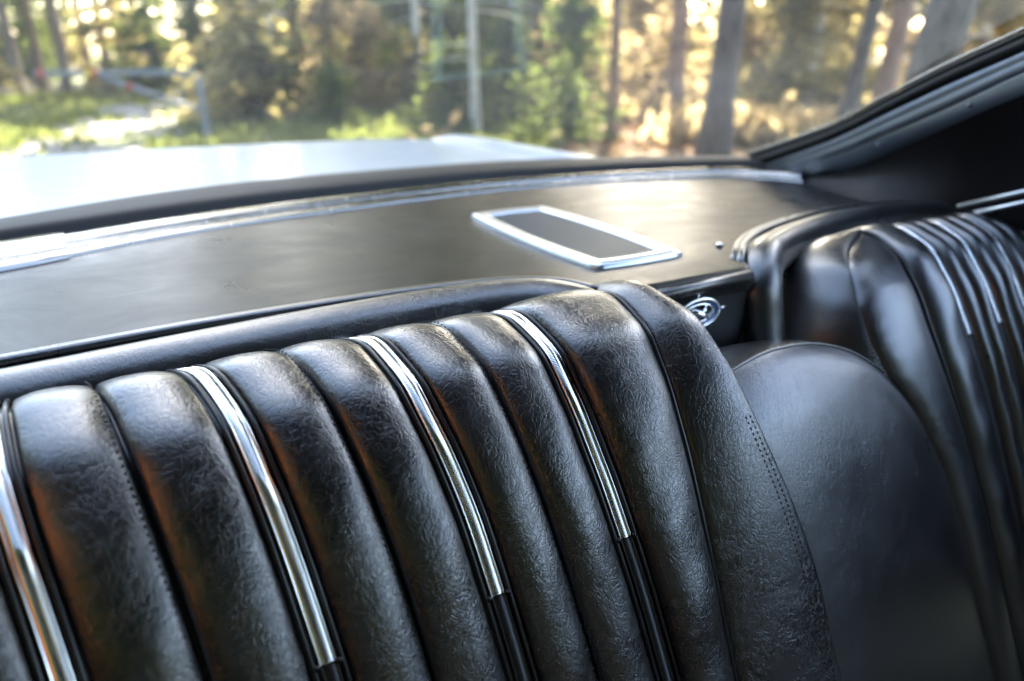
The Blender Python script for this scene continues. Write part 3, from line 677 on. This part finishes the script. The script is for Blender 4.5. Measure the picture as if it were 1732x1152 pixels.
tree('pine_tree', 'thin brown trunk between the white trunk and the reddish brown trunk', 36.8, 11.8, .09, 'dense_pine', 0, (0, 0), 'bark_pine')
tree('pine_tree', 'slender grey trunk just right of the white slender trunk', 29.0, 16, .10, 'pine', 1, (0, 0), 'bark_grey')
for k, (b, d, r, lab) in enumerate([(34.2, 19, .10, 'thin pale trunk left of the thin brown trunk'), (47.3, 20, .13, 'pale trunk just right of the dark upright trunk'), (50.6, 17, .10, 'thin pale trunk left of the slim leaning trunk'), (58.8, 15, .10, 'thin bright trunk just right of the thick grey trunk'), (11.6, 19, .09, 'thin pale trunk right of the gate post among spruces'), (21.9, 16, .08, 'thin pale trunk between two spruces left of centre')]):
    tree('birch_tree', lab, b, d, r, 'pine', k, (0, 0), 'bark_birch', 'fresh_leaves')
for k, (b, d, r) in enumerate([(-4.2, 25, .14), (-2.9, 30, .15), (-1.6, 27, .15), (-.2, 31, .17), (1.0, 28, .16), (2.3, 33, .19)]):
    tree('pine_tree', 'one of the thin pale trunks standing behind the boom gate', b, d, r, 'pine', k, (0, 0), 'bark_pine' if k % 2 else 'bark_grey', group='thin trunks behind the boom gate', sc=.5)
for k, (b, d, lab) in enumerate([(3.9, 24, 'dark green spruce behind the boom gate between pale trunks'), (9.5, 21, 'dense green spruce right of the gate post'), (13.5, 17, 'tall dark spruce between the gate post and the pale trunk'), (20.5, 25, 'green spruce right of the pale trunk left of centre'),
                                 (23.3, 19, 'drooping green spruce left of the white slender trunk'), (31.5, 20, 'green spruce right of the white slender trunk'), (-6.5, 27, 'dark spruce at the left edge of the window')]):
    tree('spruce_tree', lab, b, d, .14, 'spruce', k, (0, 0), 'bark_dark', sc=.5 if b < 17 else .8)
for k, (b, d, sc, lab) in enumerate([(33.5, 11.5, .9, 'small dark young spruce low near the boot lid right of centre'), (24.5, 13, .8, 'small young spruce low behind the boot lid near centre'), (28.8, 14, .8, 'small young spruce beneath the white slender trunk'), (15.5, 13, .6, 'small young spruce low right of the gate post'), (49, 16, 1.1, 'young yellow green spruce between the dark trunk and the leaning trunk')]):
    tree('spruce_sapling', lab, b, d, .03, 'sapling', k, (0, 0), 'bark_dark', 'fresh_leaves' if k == 4 else 'spruce_needles', sc=sc)
# the woods behind: trees nothing tells apart
FB = ['bark_grey', 'bark_pine', 'bark_dark']
for k in range(120):                                   # low trees round the clearing: open sky above them
    b = -60+74*random.random(); d = 21+32*random.random()
    tree('forest_tree', 'blurred low tree of the forest edge beyond the boom gate', b, d, random.choice([.07, .09, .11]), random.choice(['pine', 'spruce', 'spruce']), k, (0, 0), random.choice(FB), random.choice(['spruce_needles', 'fresh_leaves']), group='low trees beyond the gate', sc=random.choice([.42, .52, .62]))
for k in range(74):
    b = 13+54*random.random(); d = 17+45*random.random()
    if b < 38 and d < 34: d += 18
    low = 27 < b < 67 and d > 19
    kind = random.choice(['pine', 'spruce_high', 'spruce', 'spruce'])
    tree('forest_tree', 'blurred tree of the deep forest right of the gate', b, d, random.choice([.11, .15, .2]), kind, k, (0, 0), random.choice(FB), (random.choice(['fresh_leaves', 'dry_stems']) if b > 32 else random.choice(['fresh_leaves', 'spruce_needles'])), group='deep forest trees', sc=random.choice([.42, .5, .58]) if low else random.choice([.8, 1.0, 1.1]))
for k in range(60):
    b = 8+58*random.random(); d = 15+26*random.random()
    tree('forest_bush', 'blurred leafy bush among the forest trunks', b, d, .02, 'sapling', k, (0, 0), 'bark_dark', random.choice(['fresh_leaves', 'dry_stems', 'dry_stems' if b > 30 else 'spruce_needles']), group='bushes among the forest trunks', sc=random.choice([.7, .9, 1.1, 1.4]), cat='bush')
for k in range(7):
    tree('forest_tree', 'blurred tree of the deep forest right of the gate', 24.5+1.9*k, 30+3*random.random(), .15, 'spruce', k, (0, 0), 'bark_dark', 'spruce_needles' if k % 2 else 'fresh_leaves', group='deep forest trees', sc=.95)
# the woods on the other sides of the car, out of the picture
for k in range(34):
    b = 166+137*k/33+random.uniform(-3, 3); d = 8+5*random.random()+(4 if k % 2 else 0)
    if 240 < b < 268 and d < 12: d = 13
    tree('spruce_tree', 'tall spruce beside the car, outside the picture', b, d, .17, 'spruce', k, (0, 0), 'bark_dark', group='spruces round the car', sc=1.15)
for k in range(3):
    b = 92+6*k+random.uniform(-2, 2); d = 6.5+3*random.random()
    tree('leafy_tree', 'small leafy tree beside the car, outside the picture', b, d, .05, 'spruce', k, (0, 0), 'bark_grey', 'fresh_leaves', group='leafy trees beside the car', sc=.36)
# unseen orange reflector, added to throw warm gleams on the seat pleats
x0, y0 = -3.4, -.7
os_ = thing('orange_reflector', 'unseen orange reflector added beside the car to tint the seat pleats', 'reflector', (x0, y0, 0))
rows = [[(x0+.05*math.sin(u*9)*(1-t*.6), y0-.9+2.4*u, 1.45+1.5*t) for t in np.linspace(0, 1, 10)] for u in np.linspace(0, 1, 40)]
mesh_obj('reflector_face', *grid(np.array(rows)), 'reflector_orange', os_)
for u in (0, 1): mesh_obj('reflector_pole', *tube(np.array([(x0, y0-.92+2.44*u, -.05), (x0, y0-.92+2.44*u, 3.0)]), .03, 8), 'bark_grey', os_)

# leaning dead sapling with bare pale wood
x, y = bearing(38.2, 14); lt = thing('dead_sapling', 'pale dead sapling leaning right, caught by the sun', 'dead tree', (x, y, gz(x, y)))
p0 = np.array((0, 0, -.05)); p1 = np.array((ri[0]*.85, ri[1]*.85, 1.50))
mesh_obj('trunk', *tube(smooth_path([p0+(x, y, gz(x, y)), p0*.5+p1*.45+np.array((x, y, gz(x, y)+.05)), p1+(x, y, gz(x, y))], 20), np.linspace(.04, .045, 20), 8), 'bark_pine', lt)

# boom gate
gate = thing('boom_gate', 'grey steel boom gate with red marks across the forest track', 'gate', (1.41, 12.5, 0))
gzv = gz(1.41, 12.5)
mesh_obj('post', *box((1.42, 12.5, .50+gzv), (.09, .09, 1.12)), 'gate_steel', gate, False)
mesh_obj('boom', *box((.33, 12.44, 1.03), (2.10, .06, .075)), 'gate_steel', gate, False)
mesh_obj('brace', *tube(np.array([(1.38, 12.44, .46), (.06, 12.44, .99)]), .036, 8), 'gate_steel', gate)
for x, c in ((-.63, 'gate_red'), (.03, 'gate_red'), (-.06, 'gate_yellow')):
    mesh_obj('marker', *box((x, 12.44, 1.03), (.08, .075, .085)), c, gate, False)
mesh_obj('marker', *tube(np.array([(.48, 12.44, .822), (.40, 12.44, .853)]), .04, 8), 'gate_red', gate)

# ------------------------------------------------------------------ ground cover
def scatter(n_, brange, drange, keep):
    out = []
    while len(out) < n_:
        b = random.uniform(*brange); d = random.uniform(*drange); x, y = bearing(b, d)
        if keep(x, y): out.append((x, y, gz(x, y)))
    return np.array(out)
PC = pts
def off_path(x, y):
    i = int(np.argmin(abs(PC[:, 1]-y))); return abs(x-PC[i, 0]) > 1.0-.2*random.random() or random.random() < .12
c = scatter(5200, (-18, 32), (7, 26), off_path)
V, F = leaf_cloud(c+np.array((0, 0, .06)), 5, (.10, .10, .03), .10, 2.5, -1.2)
o = mesh_obj('grass', V, F, 'grass_blades', smooth=False); o['kind'] = 'stuff'; o['label'] = 'rough sunlit grass of the clearing round the track'
c = scatter(3500, (24, 70), (6, 26), lambda x, y: True)
V, F = leaf_cloud(c+np.array((0, 0, .03)), 5, (.18, .18, .01), .06, .3)
o = mesh_obj('leaf_litter', V, F, 'litter', smooth=False); o['kind'] = 'stuff'; o['label'] = 'brown leaf litter on the forest floor'

c = scatter(3600, (22, 68), (11, 30), lambda x, y: math.sin(x*.8)+math.cos(y*.63+x*.3) > -.2)
V, F = leaf_cloud(c+np.array((0, 0, .18)), 7, (.16, .16, .12), .16, 2.2, -1.0)
o = mesh_obj('dry_undergrowth', V, F, 'dry_stems', smooth=False); o['kind'] = 'stuff'; o['label'] = 'pale dry undergrowth between the forest trunks'
